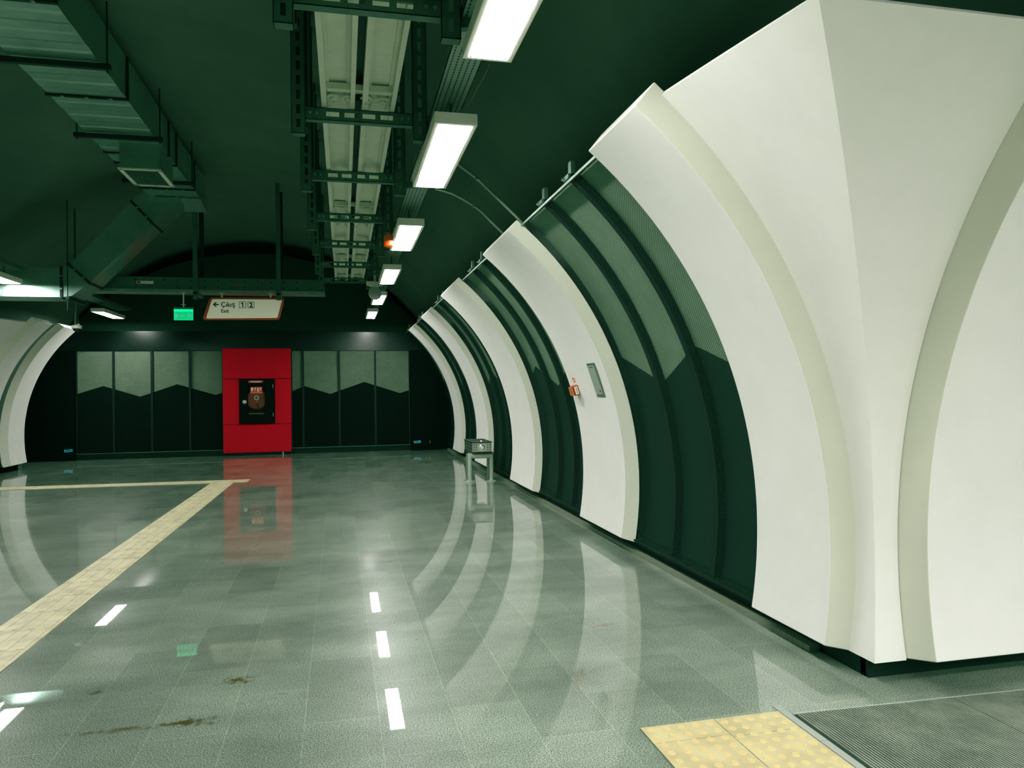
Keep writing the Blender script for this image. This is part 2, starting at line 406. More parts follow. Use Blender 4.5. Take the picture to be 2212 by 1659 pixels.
VX, VZ, VR = -2.05, .245, 4.955
CYR, CYL = -1.25, 9.85
def vz(d): return VZ + math.sqrt(VR * VR - d * d) if abs(d) < VR else -1
def ceil_z(x, y):
    z = vz(x - VX)
    if x > VX: z = max(z, vz(y - CYR))
    else: z = max(z, vz(y - CYL))
    return max(z, -.05)
m = MB(); nx, ny = 210, 270; x0, x1, y0, y1 = -10.5, 9.5, -7.5, 19.35
idx = {}
for j in range(ny + 1):
    for i in range(nx + 1):
        x = x0 + (x1 - x0) * i / nx; y = y0 + (y1 - y0) * j / ny
        m.v.append((x, y, ceil_z(x, y)))
for j in range(ny):
    for i in range(nx):
        a = j * (nx + 1) + i; q = [a, a + nx + 1, a + nx + 2, a + 1]
        if all(m.v[k][2] <= -.04 for k in q): continue
        m.f.append(q); m.mi.append(0); m.smooth.add(len(m.f) - 1)
struct(m.build('ceiling', M['vault'], fix=False))
# end wall: arched bulkhead slab, dark band, black jambs
arc = [(VX + 5.4 * math.sin(a), -.55 + 5.4 * math.cos(a)) for a in [math.radians(-46 + 92 * i / 40) for i in range(41)]]
m = MB(); m.prism([(-7.2, 0), (-7.2, 3.0)] + arc + [(3.0, 3.0), (3.0, 0)], 'y', 18.78, 18.95); struct(m.build('wall_back', M['vaultdark']))
m = MB(); m.face([(-9, 19.3, 0), (5, 19.3, 0), (5, 19.3, 6), (-9, 19.3, 6)]); struct(m.build('wall_far_end', M['vaultdark']))
m = MB(); m.face([(-9, -7.45, 0), (10, -7.45, 0), (10, -7.45, 6), (-9, -7.45, 6)]); struct(m.build('wall_front', M['panel']))  # unseen closing wall, made white to bounce fill onto the pier
m = MB(); m.face([(9.4, -8, 0), (9.4, 5, 0), (9.4, 5, 6), (9.4, -8, 6)]); struct(m.build('wall_right', M['panel']))
m = MB(); m.face([(-10.4, 3, 0), (-10.4, 16, 0), (-10.4, 16, 6), (-10.4, 3, 6)]); struct(m.build('wall_left', M['panel']))
m = MB(); m.box(-6.9, 2.7, 18.66, 18.78, 2.50, 2.955); struct(m.build('trim_1', M['blackgloss']))      # black band above the mesh panels
m = MB(); m.box(1.63, 2.75, 18.58, 18.78, 0, 2.50); struct(m.build('trim_2', M['black']))
m = MB(); m.box(-6.95, -5.96, 18.58, 18.78, 0, 2.50); struct(m.build('trim_3', M['black']))
m = MB(); m.box(-5.96, 1.63, 18.70, 18.78, 0, .13); struct(m.build('baseboard_back', M['plinth']))
# dark skirting set back under the right wall, with a low stone kerb in front
m = MB(); m.box(2.60, 2.66, 3.32, 18.6, 0, .16); m.box(2.60, 9.3, 3.30, 3.36, 0, .16)
struct(m.build('baseboard_right', M['plinth']))
m = MB(); m.box(2.535, 2.60, 3.7, 18.58, 0, .035); struct(m.build('trim_4', M['kerb']))
m = MB(); m.box(-6.54, -6.48, 14.4, 16.95, 0, .16); struct(m.build('baseboard_left', M['black']))

# ------------------------------------------------------------------ right wall: ribs and mesh bays
def lone_rib(label, fx, yf, yc, yn, zt=ZT, group='white curved wall ribs'):
    t = rib('wall_rib', fx, yf, yc, yn, None, zt); return tag(t, label, 'wall panel', group)
lone_rib('wide white curved wall rib carrying the fire call point and grey plate', wr, 7.576, 6.36, 6.22)
lone_rib('white curved wall rib on the right, next beyond the rib with the call point', wr, 10.99, 9.62, 9.53)
lone_rib('white curved wall rib on the right, standing directly behind the steel bench', wr, 14.10, 12.90, 12.80, 2.88)
lone_rib('narrow white curved wall rib at far end of right wall, near black end wall', wr, 17.0, 15.97, 15.88, 2.87)
GM = 'dark mesh bays between the wall ribs'
mesh_bay('widest dark mesh bay on the right, between the pier and the call point rib', wr, 4.156, 6.24, (4.86, 5.55), GM)
mesh_bay('dark mesh bay on the right, just beyond the call point rib', wr, 7.576, 9.54, (8.23, 8.86), GM)
mesh_bay('dark mesh bay on the right wall, just nearer than the steel bench', wr, 10.99, 12.82, (11.6, 12.2), GM)
mesh_bay('dark mesh bay on the right wall, behind and just beyond the steel bench', wr, 14.10, 15.9, (14.7, 15.3), GM)
mesh_bay('dark end strip of wall between last right rib and black end wall', wr, 17.0, 18.57, (17.7,), GM)

# near right corner pier: two ribs meeting in a groin
GO, RFAN = .645, 3.025
pier = thing('corner_pier', 'large white flared corner pier in the right foreground, where two vaulted passages meet', 'pier', (2.6, 3.4, 0))
rib('rib_panel', wr, 4.156, 3.44, 3.395, pier, rb=RFAN + .02)
def fan_panel(name, parent, fn, R0=RFAN, zt0=2.858, zt1=2.783):
    """curved sheet 3 cm thick with its own rim; fn(s, z, R) gives a point"""
    m = MB(); K = 10; n = 36
    def g(k, i, R): s_ = k / K; zt = zt0 + (zt1 - zt0) * s_; return fn(s_, ZB + (zt - ZB) * i / n, R)
    R1 = R0 + .03
    for i in range(n):
        for R in (R0, R1):
            for k in range(K): m.face([g(k, i, R), g(k + 1, i, R), g(k + 1, i + 1, R), g(k, i + 1, R)], smooth=True)
        for k in (0, K): m.face([g(k, i, R0), g(k, i, R1), g(k, i + 1, R1), g(k, i + 1, R0)])
    for i in (0, n):
        for k in range(K): m.face([g(k, i, R0), g(k + 1, i, R0), g(k + 1, i, R1), g(k, i, R1)])
    return m.build(name, M['panel'], parent)
fan_panel('flared_panel', pier, lambda s, z, R: (wr(R, z), 3.42 + (wr(R, z) + GO - 3.42) * s, zr(R, z)))
def crossx(s, z, R): x = wr(R, z); return (x + (2.75 - x) * s, x + GO, zr(R, z))
fan_panel('flared_panel', pier, crossx, RFAN, 2.783, 2.783)
def fc(R, z): return wr(R, z) + .68
rib('rib_panel', fc, 3.75, 2.80, 2.742, pier, rf=2.845, rb=3.03, swap=lambda x, y, z: (y, x, z))
# next bay of the crossing passage, just outside the frame
m = MB(); Z = zs(30)
for a, b in zip(Z, Z[1:]): m.face([(3.78, fc(RR, a) + .04, zr(RR, a)), (9.3, fc(RR, a) + .04, zr(RR, a)), (9.3, fc(RR, b) + .04, zr(RR, b)), (3.78, fc(RR, b) + .04, zr(RR, b))], smooth=True)
struct(m.build('wall_crossing', M['panel']))

# left wall, far end
lone_rib('narrow white curved rib at far end of left wall, under the dome camera', wl, 16.95, 16.2, 16.02, 2.84)
mesh_bay('narrow black mesh strip between the two white ribs of the left wall', wl, 15.63, 16.04, (), GM, 2.8, False, -1)
lp = thing('corner_pier', 'white flared corner pier at the left edge of the photo, partly cut off', 'pier', (-6.4, 15.0, 0))
rib('rib_panel', wl, 15.63, 14.98, 14.86, lp, 2.83, rb=RR + .02)
GL = 8.02
def lfan(s, z, R): return (wl(R, z), 14.88 + (GL - wl(R, z) - 14.88) * s, zr(R, z))
fan_panel('flared_panel', lp, lfan, RR, 2.75, 2.70)
def lcross(s, z, R): x = wl(R, z); return (x + (-7.2 - x) * s, GL - x, zr(R, z))
fan_panel('flared_panel', lp, lcross, RR, 2.70, 2.70)

# ------------------------------------------------------------------ end wall: mesh panels, red panel, cabinet
zz = [(-5.94, 1.495), (-5.386, 1.689), (-4.606, 1.433), (-3.805, 1.713), (-2.961, 1.452), (-2.1, 1.70), (-1.212, 1.516), (-.92, 1.636), (-.321, 1.436), (.505, 1.722), (1.375, 1.435), (1.63, 1.51)]
def zig(x):
    for (a, za), (b, zb) in zip(zz, zz[1:]):
        if a <= x <= b: return za + (zb - za) * (x - a) / (b - a)
    return zz[-1][1]
names = ['leftmost of the dark mesh panels on the end wall', 'second dark mesh panel from the left on the end wall', 'third dark mesh panel from the left on the end wall',
         'dark mesh panel touching the left side of the red panel', 'dark narrow mesh panel touching the right side of the red panel', 'second dark mesh panel to the right of the red panel',
         'third dark mesh panel to the right of the red panel', 'rightmost of the dark mesh panels on the end wall']
xs_ = [-5.945, -5.16, -4.345, -3.52, -2.78, None, -1.23, -.955, -.10, .77, 1.62]
k = 0
for a, b in zip(xs_, xs_[1:]):
    if a is None or b is None: continue
    t = thing('mesh_cladding', names[k] + ', with pointed boundary inside', 'mesh panel', ((a + b) / 2, 18.68, .15), 'mesh panels along the end wall'); k += 1
    ks = [a] + [x for x, _ in zz if a + .01 < x < b - .01] + [b]
    m = MB()
    for p, q in zip(ks, ks[1:]): m.face([(p, 18.70, .14), (q, 18.70, .14), (q, 18.70, zig(q)), (p, 18.70, zig(p))])
    m.build('dark_lower_board', M['boardblack'], t)
    m = MB()
    for p, q in zip(ks, ks[1:]): m.face([(p, 18.70, zig(p)), (q, 18.70, zig(q)), (q, 18.70, 2.49), (p, 18.70, 2.49)])
    m.build('pale_upper_board', M['boardend'], t)
    m = MB(); m.face([(a + .02, 18.655, .15), (b - .02, 18.655, .15), (b - .02, 18.655, 2.49), (a + .02, 18.655, 2.49)], 0, [(a, 0), (b, 0), (b, 2.3), (a, 2.3)]); m.build('mesh_sheet', M['meshend'], t)
    m = MB()
    for x in (a + .001, b - .023): m.box(x, x + .022, 18.645, 18.699, .14, 2.49)
    m.build('side_battens', M['shadow_gap_strip'], t)
    m = MB(); m.box(a + .002, b - .002, 18.635, 18.66, .135, .15); m.build('bottom_rail', M['galvd'], t)

YR = 18.54
t = thing('red_wall_panel', 'tall red cladding panel in the middle of the black end wall', 'wall panel', (-2.0, 18.6, .07))
for z0, z1 in ((.07, .735), (.745, 1.815), (1.825, 2.545)):
    if z0 < .7 or z0 > 1.8: MB().box(-2.775, -1.232, YR, 18.645, z0, z1).build('red_sheet', M['red'], t, bevel=.006)
    else:
        m = MB(); m.box(-2.775, -2.41, YR, 18.645, z0, z1); m.box(-1.602, -1.232, YR, 18.645, z0, z1); m.box(-2.41, -1.602, 18.60, 18.645, z0, z1); m.build('red_sheet', M['red'], t)
m = MB(); m.box(-2.70, -1.31, 18.60, 18.64, .0, .07); m.build('dark_base', M['plinth'], t)
MB().cyl((-1.43, 18.58, 0), (0, 0, 1), .02, .07, 10).build('foot', M['steel'], t)

cb = thing('fire_hose_cabinet', 'black fire hose cabinet with round hose reel behind glass, set in the red panel', 'fire cabinet', (-2.0, 18.55, .79))
cx0, cx1, cz0, cz1, wx0, wx1, wz0, wz1 = -2.405, -1.608, .775, 1.808, -2.215, -1.83, .95, 1.66
m = MB()
for (a, b, c, d) in ((cx0, wx0, cz0, cz1), (wx1, cx1, cz0, cz1), (wx0, wx1, cz0, wz0), (wx0, wx1, wz1, cz1)): m.box(a, b, YR - .035, YR - .005, c, d)
door = m.build('door', M['black'], cb)
m = MB(); m.face([(wx0, YR - .012, wz0), (wx1, YR - .012, wz0), (wx1, YR - .012, wz1), (wx0, YR - .012, wz1)]); m.build('glass_pane', M['glass'], door)
m = MB(); m.cyl((-2.285, YR - .036, 1.275), (0, -1, 0), .045, .016, 20); m.cyl((-2.285, YR - .052, 1.275), (0, -1, 0), .026, .012, 16); m.box(-2.30, -2.27, YR - .068, YR - .05, 1.24, 1.31); m.build('round_latch', M['latch'], door)
for z in (1.60, .92): MB().box(-1.648, -1.634, YR - .048, YR - .034, z, z + .085).build('hinge', M['steel'], door)
m = MB(); m.box(cx0, cx1, 18.585, 18.599, cz0, cz1)
for (a, b, c, d) in ((cx0, cx0 + .008, cz0, cz1), (cx1 - .008, cx1, cz0, cz1), (cx0, cx1, cz0, cz0 + .008), (cx0, cx1, cz1 - .008, cz1)): m.box(a, b, YR - .005, 18.59, c, d)
m.build('case', M['black'], cb)
m = MB(); c = (-2.02, YR + .036, 1.33)
m.cyl(c, (0, -1, 0), .235, .008, 36); m.cyl((c[0], YR + .028, c[2]), (0, -1, 0), .20, .012, 36)
reel = m.build('hose_reel', M['hosered'], cb)
m = MB(); m.tube([(c[0] + .218 * math.cos(a), YR + .022, c[2] + .218 * math.sin(a)) for a in [2 * PI * i / 40 for i in range(41)]], .014, 8); m.build('rim', M['hosered'], reel)
m = MB(); m.cyl((c[0], YR + .016, c[2] + .04), (0, -1, 0), .058, .02, 24); m.cyl((c[0], YR - .004, c[2] + .04), (0, -1, 0), .034, .004, 20, mi=1); m.build('hub', [M['labelwhite'], M['greydark']], reel)
m = MB(); m.box(c[0] + .0, c[0] + .03, YR + .0, YR + .014, c[2] - .085, c[2] - .04); m.tube([(c[0] + .015, YR + .01, c[2] - .08), (c[0] + .04, YR + .01, c[2] - .2), (c[0] + .09, YR + .01, c[2] - .3)], .014, 8, mi=1); m.build('nozzle', [M['copper'], M['ink']], reel)
m = MB()
for dz in (.01, -.025): m.tube([(c[0] + .06, YR + .012, c[2] + dz), (c[0] + .21, YR + .012, c[2] + dz + .03 * (1 if dz > 0 else 0))], .008, 6)
m.build('spoke', M['hosered'], reel)
m = MB(); m.box(-2.2, -1.85, YR + .0, YR + .03, .985, 1.002); m.build('shelf_edge', M['copper'], cb)
m = MB(); m.box(-2.20, -1.865, YR - .038, YR - .034, 1.728, 1.778); lb = m.build('sign_strip', M['labelred'], door)
text_part('lettering', 'YANGIN', .050, -2.03, YR - .039, 1.735, M['labelwhite'], lb, 'CENTER', .0022, xs=1.3)
m = MB(); m.box(-2.155, -1.885, YR - .017, YR - .0145, 1.475, 1.63); st = m.build('pictogram_sticker', M['labelred'], door)
m = MB(); y_ = YR - .0185
def flat(m, pts): m.face([(x, y_, z) for x, z in pts])
flat(m, [(-2.14, 1.525), (-2.105, 1.525), (-2.105, 1.612), (-2.14, 1.612)]); flat(m, [(-2.105, 1.565), (-2.085, 1.58), (-2.085, 1.60), (-2.105, 1.612)])
for sx in (-2.045, -1.925):
    flat(m, [(sx - .025, 1.535), (sx - .012, 1.53), (sx + .012, 1.558), (sx + .002, 1.565)]); flat(m, [(sx - .025, 1.575), (sx + .015, 1.568), (sx + .018, 1.58), (sx - .02, 1.592)]); flat(m, [(sx - .005, 1.59), (sx + .02, 1.6), (sx + .012, 1.615), (sx - .012, 1.608)])
flat(m, [(-2.0, 1.52), (-1.968, 1.52), (-1.968, 1.59), (-1.978, 1.615), (-1.99, 1.615), (-2.0, 1.59)])
m.build('pictograms', M['labelwhite'], st)
MB().box(-2.155, -1.885, YR - .019, YR - .0171, 1.475, 1.505).build('orange_strip', M['beaconbody'], st)

for (lab, px, pz, ang) in (('small blue label stuck low on the black jamb left of the mesh panels', -6.08, .232, 3.5), ('small blue label stuck low on the black jamb right of the mesh panels', 1.785, .21, 4.0)):
    t = thing('blue_label', lab, 'label', (px, 18.575, pz), 'blue labels on the end wall'); t.rotation_euler = (0, -math.radians(ang), 0)
    o = MB().box(-.09, .09, -.002, .004, -.032, .032).build('plate', M['blue']); o.parent = t
    m = MB(); m.box(-.085, -.062, -.004, -.002, .002, .026); m.box(.04, .07, -.004, -.002, .008, .028); m.box(-.06, .06, -.004, -.002, -.024, -.018)
    o = m.build('white_marks', M['bluelight']); o.parent = t
MB().box(2.095, 2.105, 18.573, 18.579, .17, .235).build('door_latch', M['steel'])
tag(bpy.data.objects['door_latch'], 'tiny steel latch on the black jamb beside the right blue label', 'latch')

# ------------------------------------------------------------------ things on the call point rib
def on_rib(y, z, off=0.):
    a = math.asin((z - ZC) / RF); n = Vector((-math.cos(a), 0, -math.sin(a)))          # towards the hall
    p = Vector((wr(RF, z), y, z)) + n * off
    return p, n, Vector((-math.sin(a), 0, math.cos(a)))                                   # point, normal, up-tangent
def rib_box(m, y0, y1, z0, z1, o0, o1, mi=0):
    i = len(m.v)
    for o in (o0, o1):
        for z in (z0, z1):
            for y in (y0, y1): m.v.append(tuple(on_rib(y, z, o)[0]))
    for q in ((0, 2, 3, 1), (4, 5, 7, 6), (0, 1, 5, 4), (2, 6, 7, 3), (0, 4, 6, 2), (1, 3, 7, 5)): m.f.append([i + k for k in q]); m.mi.append(mi)
pl = thing('access_plate', 'tall grey metal access plate set in the white rib above the call point', 'plate', on_rib(6.67, 1.57)[0])
m = MB(); rib_box(m, 6.56, 6.78, 1.415, 1.735, -.004, .006); m.build('frame', M['greydark'], pl)
m = MB(); rib_box(m, 6.585, 6.77, 1.44, 1.715, .004, .009); m.build('cover', M['grey'], pl)
m = MB(); rib_box(m, 6.63, 6.72, 1.695, 1.702, .009, .0105); rib_box(m, 6.67, 6.70, 1.635, 1.668, .009, .0105); rib_box(m, 6.64, 6.672, 1.63, 1.64, .009, .0105); m.build('printed_marks', M['plinth'], pl)
m = MB(); rib_box(m, 6.615, 6.64, 1.465, 1.485, .009, .016); m.build('lock', M['labelred'], pl)
cp = thing('fire_call_point', 'red fire alarm call point box sticking out from the white rib', 'alarm', on_rib(7.36, 1.47)[0])
m = MB(); rib_box(m, 7.30, 7.42, 1.435, 1.535, -.002, .055); m.build('box', M['cpred'], cp, bevel=.006)
m = MB(); rib_box(m, 7.31, 7.41, 1.44, 1.53, .055, .075); m.build('cover', M['cporange'], cp, bevel=.006)
m = MB(); rib_box(m, 7.294, 7.2995, 1.445, 1.525, .012, .045); m.build('white_label', M['labelwhite'], cp)
m = MB(); rib_box(m, 7.292, 7.294, 1.455, 1.515, .025, .031); m.build('label_print', M['greydark'], cp)
sg = thing('call_point_sign', 'small red sign stuck just above the fire call point', 'sign', on_rib(7.36, 1.585)[0])
m = MB(); rib_box(m, 7.335, 7.405, 1.562, 1.605, -.001, .003); m.build('plate', M['labelred'], sg)
m = MB(); rib_box(m, 7.345, 7.365, 1.57, 1.598, .003, .004); rib_box(m, 7.375, 7.395, 1.57, 1.59, .003, .004); m.build('white_marks', M['labelwhite'], sg)

# ------------------------------------------------------------------ steel bench end and box
YB = 11.9
bn = thing('steel_bench_stand', 'pale tubular steel bench stand on two round feet beside the right wall', 'bench', (2.17, YB, 0))
for x in (1.99, 2.345):
    m = MB(); m.tube([(x, YB, .012), (x, YB, .42), (x, YB, .4665)], .034, 14); lg = m.build('leg', M['paintsteel'], bn)
    m = MB(); m.cyl((x, YB, 0), (0, 0, 1), .085, .012, 24); m.cyl((x, YB, .012), (0, 0, 1), .05, .012, 20); m.build('floor_flange', M['paintsteel'], lg)
m = MB(); m.cyl((1.99, YB, .42), (1, 0, 0), .045, .355, 16); m.build('cross_tube', M['paintsteel'], bn)
for x in (2.05, 2.30): MB().box(x - .02, x + .02, YB + .0, YB + .7, .44, .468).build('seat_rail', M['steel'], bn)
for x in (1.995, 2.345):
    m = MB(); m.tube([(x, YB + .24, .012), (x, YB + .24, .44)], .032, 12); lg = m.build('leg', M['galv'], bn)
    m = MB(); m.cyl((x, YB + .24, 0), (0, 0, 1), .06, .012, 20); m.build('floor_flange', M['galv'], lg)
bx = thing('perforated_steel_box', 'square-holed steel box with round chrome boss sitting on the bench stand', 'box', (2.17, YB - .03, .468))
b0, b1, by0, by1 = 2.005, 2.345, YB - .1, YB + .70
m = MB(); m.box(b0 + .015, b1 - .015, by0 + .006, by1, .471, .64); m.box(b0, b1, by0 - .006, by0 + .012, .470, .492, 0)
body = m.build('body', M['perfdark'], bx)
m = MB()
def grid_face(m, xa, xb, za, zb, y, cols, rows, bar):
    """front sheet with real square holes"""
    w = (xb - xa - bar) / cols; h = (zb - za - bar) / rows
    for i in range(cols + 1): m.box(xa + i * w, xa + i * w + bar, y - .006, y, za, zb)
    for j in range(rows + 1): m.box(xa, xb, y - .0075, y - .0015, za + j * h, za + j * h + bar)
grid_face(m, b0 + .01, b0 + .105, .492, .632, by0, 2, 3, .022); grid_face(m, b1 - .105, b1 - .01, .492, .632, by0, 2, 3, .022)
m.box(b0 + .105, b1 - .105, by0 - .006, by0, .492, .632)
m.build('perforated_front', M['steel'], bx)
m = MB()
for i in range(12): m.box(b0 + .008, b0 + .014, by0 + .06 * i, by0 + .06 * i + .03, .48, .635)
for z in (.48, .53, .58, .625): m.box(b0 + .008, b0 + .014, by0, by1, z, z + .014)
m.build('perforated_side', M['steel'], bx)
m = MB(); m.cyl((2.172, by0 - .006, .56), (0, -1, 0), .056, .012, 26); m.cyl((2.172, by0 - .018, .56), (0, -1, 0), .048, .016, 26, .03); m.build('round_boss', M['chrome'], bx)
m = MB(); m.box(b0, b1, by0 - .012, by1, .640, .650); m.box(b0, b0 + .012, by0 - .012, by1, .650, .654, 1); m.box(b0, b1, by0 - .012, by0, .650, .654, 1); m.build('lid', [M['plinth'], M['steel']], bx)
m = MB(); m.cyl((2.18, by0 + .05, .65), (0, 0, 1), .034, .010, 18); m.dome((2.18, by0 + .05, .66), .028, 1, 14, 4, flat=.5); m.build('lid_knob', M['chrome'], bx)

# ------------------------------------------------------------------ ceiling lamps
def make_lamp(label, xa, xb, ya, yb, group):
    xc, yc = (xa + xb) / 2, (ya + yb) / 2
    t = thing('ceiling_lamp', label, 'lamp', (xc, yc, 3.17), group)
    m = MB(); m.box(xa, xb, ya, yb, 3.176, 3.25); m.build('housing', M['lampbody'], t, bevel=.004)
    m = MB(); m.box(xa + .028, xb - .028, ya + .028, yb - .028, 3.1745, 3.1785); m.build('diffuser', M['lampglow'], t)
    m = MB()
    for x in (xa + .038, xb - .038):
        for y in (ya + .04, yc, yb - .04): m.cyl((x, y, 3.1745), (0, 0, -1), .006, .003, 8)
    m.build('screw', M['screw'], t)
    for y in (ya + .25, yb - .25): MB().cyl((xc, y, 3.25), (0, 0, 1), .01, .145, 8).build('mounting_rod', M['galvd'], t)
    return t
GLP = 'box lamps of the right-hand row'
for lab, xa, xb, ya, yb in (
    ('brightest box lamp, cut off by the top edge of the photo', .605, .86, 2.25, 3.70),
    ('second box lamp from the top of the right row, whole and close', .575, .85, 4.62, 6.13),
    ('third box lamp of the right row, beside the orange beacon', .555, .825, 7.55, 8.96),
    ('fourth box lamp of the right row, just above the round loudspeaker', .555, .806, 10.35, 11.81),
    ('fifth box lamp of the right row, partly hidden by the round loudspeaker', .535, .775, 13.2, 14.65),
    ('last and smallest box lamp of the right row, nearest the end wall', .513, .742, 15.95, 17.5)):
    make_lamp(lab, xa, xb, ya, yb, GLP)
GLL = 'box lamps of the left-hand row'
make_lamp('box lamp at the left, above the left rib and near the end wall', -4.98, -4.72, 16.5, 17.98, GLL)
make_lamp('box lamp cut off by the left edge of the photo, in front of the duct', -5.0, -4.69, 11.05, 12.5, GLL)
LO = 'lamps of the row outside the photo'
for y in (8.95, 6.1): make_lamp('added box lamp further along the left row, outside the photo', -4.97, -4.70, y - .72, y + .72, LO)  # unseen pair added to brighten the left pier
for i, y in enumerate((.1, -2.75)): make_lamp('box lamp further along the right row, behind the viewer', .59, .85, y - .72, y + .72, LO)
def cross_fill_lamp(x, y):
    t = make_lamp('added box lamp brightening the crossing passage, outside the photo', -.13, .13, -.72, .72, LO)
    t.rotation_euler = (0, 0, PI / 2); t.location = (x, y, 3.17)  # unseen lamps added to brighten the pier's crossing face
for x in (2.2, 4.4, 6.6): cross_fill_lamp(x, -.55)
for x in (1.9, 3.8, 5.7): cross_fill_lamp(x, -2.5)
for x in (2.2, 4.2, 6.2): cross_fill_lamp(x, -4.4)

# perforated trays above the lamps
def tray(label, xa, xb, ya, yb, group):
    t = thing('perforated_tray', label, 'cable tray', ((xa + xb) / 2, (ya + yb) / 2, 3.395), group)
    m = MB(); m.box(xa, xb, ya, yb, 3.395, 3.400); m.build('base', M['perf'], t)
    m = MB(); m.box(xa, xa + .004, ya, yb, 3.395, 3.45); m.box(xb - .004, xb, ya, yb, 3.395, 3.45); m.build('side_flange', M['galv'], t)
GT = 'perforated trays above the lamp rows'
tray('long perforated steel tray running above the right lamp row', .605, .80, .5, 18.2, GT)
tray('perforated steel tray above the left lamp near the end wall', -5.0, -4.70, 15.6, 18.4, GT)
tray('perforated steel tray above the left lamp cut off by the photo edge', -5.0, -4.70, 9.0, 12.56, GT)

# ------------------------------------------------------------------ trunking and its hangers
tk = thing('twin_trunking', 'pale twin-channel trunking running down the ceiling inside the strut hangers', 'trunking', (.12, 8, 3.47))
def channel(x0, x1):
    return [(x0, 3.465), (x0 + .035, 3.465), (x0 + .035, 3.52), (x0 + .055, 3.52), (x0 + .055, 3.535), (x1 - .055, 3.535), (x1 - .055, 3.52), (x1 - .03, 3.52), (x1 - .03, 3.465), (x1, 3.465), (x1, 3.60), (x0, 3.60)]
for x0, x1 in ((-.125, .098), (.148, .371)): MB().prism(channel(x0, x1), 'y', .8, 13.45).build('channel', M['trunk'], tk)
m = MB(); m.box(.098, .148, .8, 13.45, 3.56, 3.60); m.build('gap_strip', M['ink'], tk)
for y in (1.95, 5.06, 8.17, 8.92, 11.3, 13.2):
    m = MB(); m.box(-.088, .341, y - .10, y - .075, 3.478, 3.52); m.box(-.088, .341, y - .03, y - .012, 3.492, 3.54); m.box(-.088, .341, y - .012, y + .16, 3.525, 3.535)
    for x in (-.08, .158): m.box(x, x + .175, y - .07, y - .035, 3.485, 3.534)
    jp = m.build('joint_plate', M['trunkweb'], tk)
    for x in (-.045, .055, .175, .285):
        m = MB(); m.cyl((x, y + .075, 3.525), (0, 0, -1), .030, .03, 12); m.cyl((x, y + .075, 3.497), (0, 0, -1), .043, .008, 18); m.cyl((x, y + .075, 3.489), (0, 0, -1), .026, .020, 6); m.cyl((x, y + .075, 3.469), (0, 0, -1), .011, .02, 8); m.build('bolt', M['trunk'], jp)
    m = MB(); m.cyl((.123, y + .11, 3.524), (0, 0, -1), .035, .045, 14); m.build('rubber_plug', M['ink'], jp)
def slotted_x(m, x0, x1, y, z0, z1, n, margin, th=.004):
    """strut face with a row of real slots"""
    zm0, zm1 = z0 + .028, z1 - .026
    m.box(x0, x1, y, y + th, z0, zm0); m.box(x0, x1, y, y + th, zm1, z1)
    w = (x1 - x0 - 2 * margin) / n
    m.box(x0, x0 + margin + .018, y, y + th, zm0, zm1); m.box(x1 - margin - .018, x1, y, y + th, zm0, zm1)
    for i in range(1, n): xx = x0 + margin + i * w; m.box(xx - .018, xx + .018, y, y + th, zm0, zm1)
def slotted_post(m, x0, x1, y0, y1, z0, z1, th=.004):
    m.box(x0, x0 + th, y0, y1, z0, z1); m.box(x1 - th, x1, y0, y1, z0, z1)
    w = .026; xm = (x0 + x1) / 2
    m.box(x0, xm - w / 2, y0, y0 + th, z0, z1); m.box(xm + w / 2, x1, y0, y0 + th, z0, z1)
    z = z0
    while z < z1: m.box(xm - w / 2, xm + w / 2, y0, y0 + th, z, min(z + .035, z1)); z += .10
    m.box(x0, x1, y0, y1, z0, z0 + th)
hy = [(3.70, -.215, .500), (5.26, -.233, .500), (6.75, -.25, .468), (8.36, -.265, .458), (9.87, -.283, .441), (11.48, -.305, .435), (13.13, -.305, .40)]
hl = ['nearest slotted strut hanger of the trunking, cut by the top edge of the photo', 'second slotted strut hanger of the trunking, beside the whole close lamp', 'third slotted strut hanger of the trunking from the front',
      'fourth slotted strut hanger, the one carrying the orange beacon', 'fifth slotted strut hanger of the trunking from the front', 'sixth slotted strut hanger, last but one before the cross tray', 'last slotted strut hanger, with the round loudspeaker below']
for (y, xl, xr), lab in zip(hy, hl):
    t = thing('strut_hanger', lab, 'hanger', (.1, y, 3.3), 'slotted strut hangers of the ceiling trunking')
    m = MB(); slotted_x(m, xl, xr, y, 3.375, 3.462, 4, .12); m.box(xl, xr, y, y + .062, 3.375, 3.379); m.box(xl, xr, y, y + .062, 3.458, 3.462)
    bm_ = m.build('cross_beam', M['galvd'], t)
    for x in (xl + .03, xl + .075, xr - .075, xr - .03): MB().cyl((x, y, 3.418), (0, -1, 0), .012, .012, 6).build('bolt', M['galv'], bm_)
    for (xa, xb, side) in ((xl - .095, xl, -1), (xr, xr + .10, 1)):
        m = MB(); slotted_post(m, xa, xb, y - .01, y + .06, 3.27, ceil_z((xa + xb) / 2, y) + .0); m.build('post', M['galvd'], t)
        if side < 0:
            MB().box(xa, xb, y + .30, y + .36, 3.42, ceil_z(xa, y) - .0).build('rear_post', M['ductdark'], t)
    m = MB(); m.prism([(xr + .10, 3.34), (xr + .10, 3.392), (xr + .40, 3.392), (xr + .40, 3.375)], 'y', y + .01, y + .055); m.build('bracket_arm', M['galvd'], t)

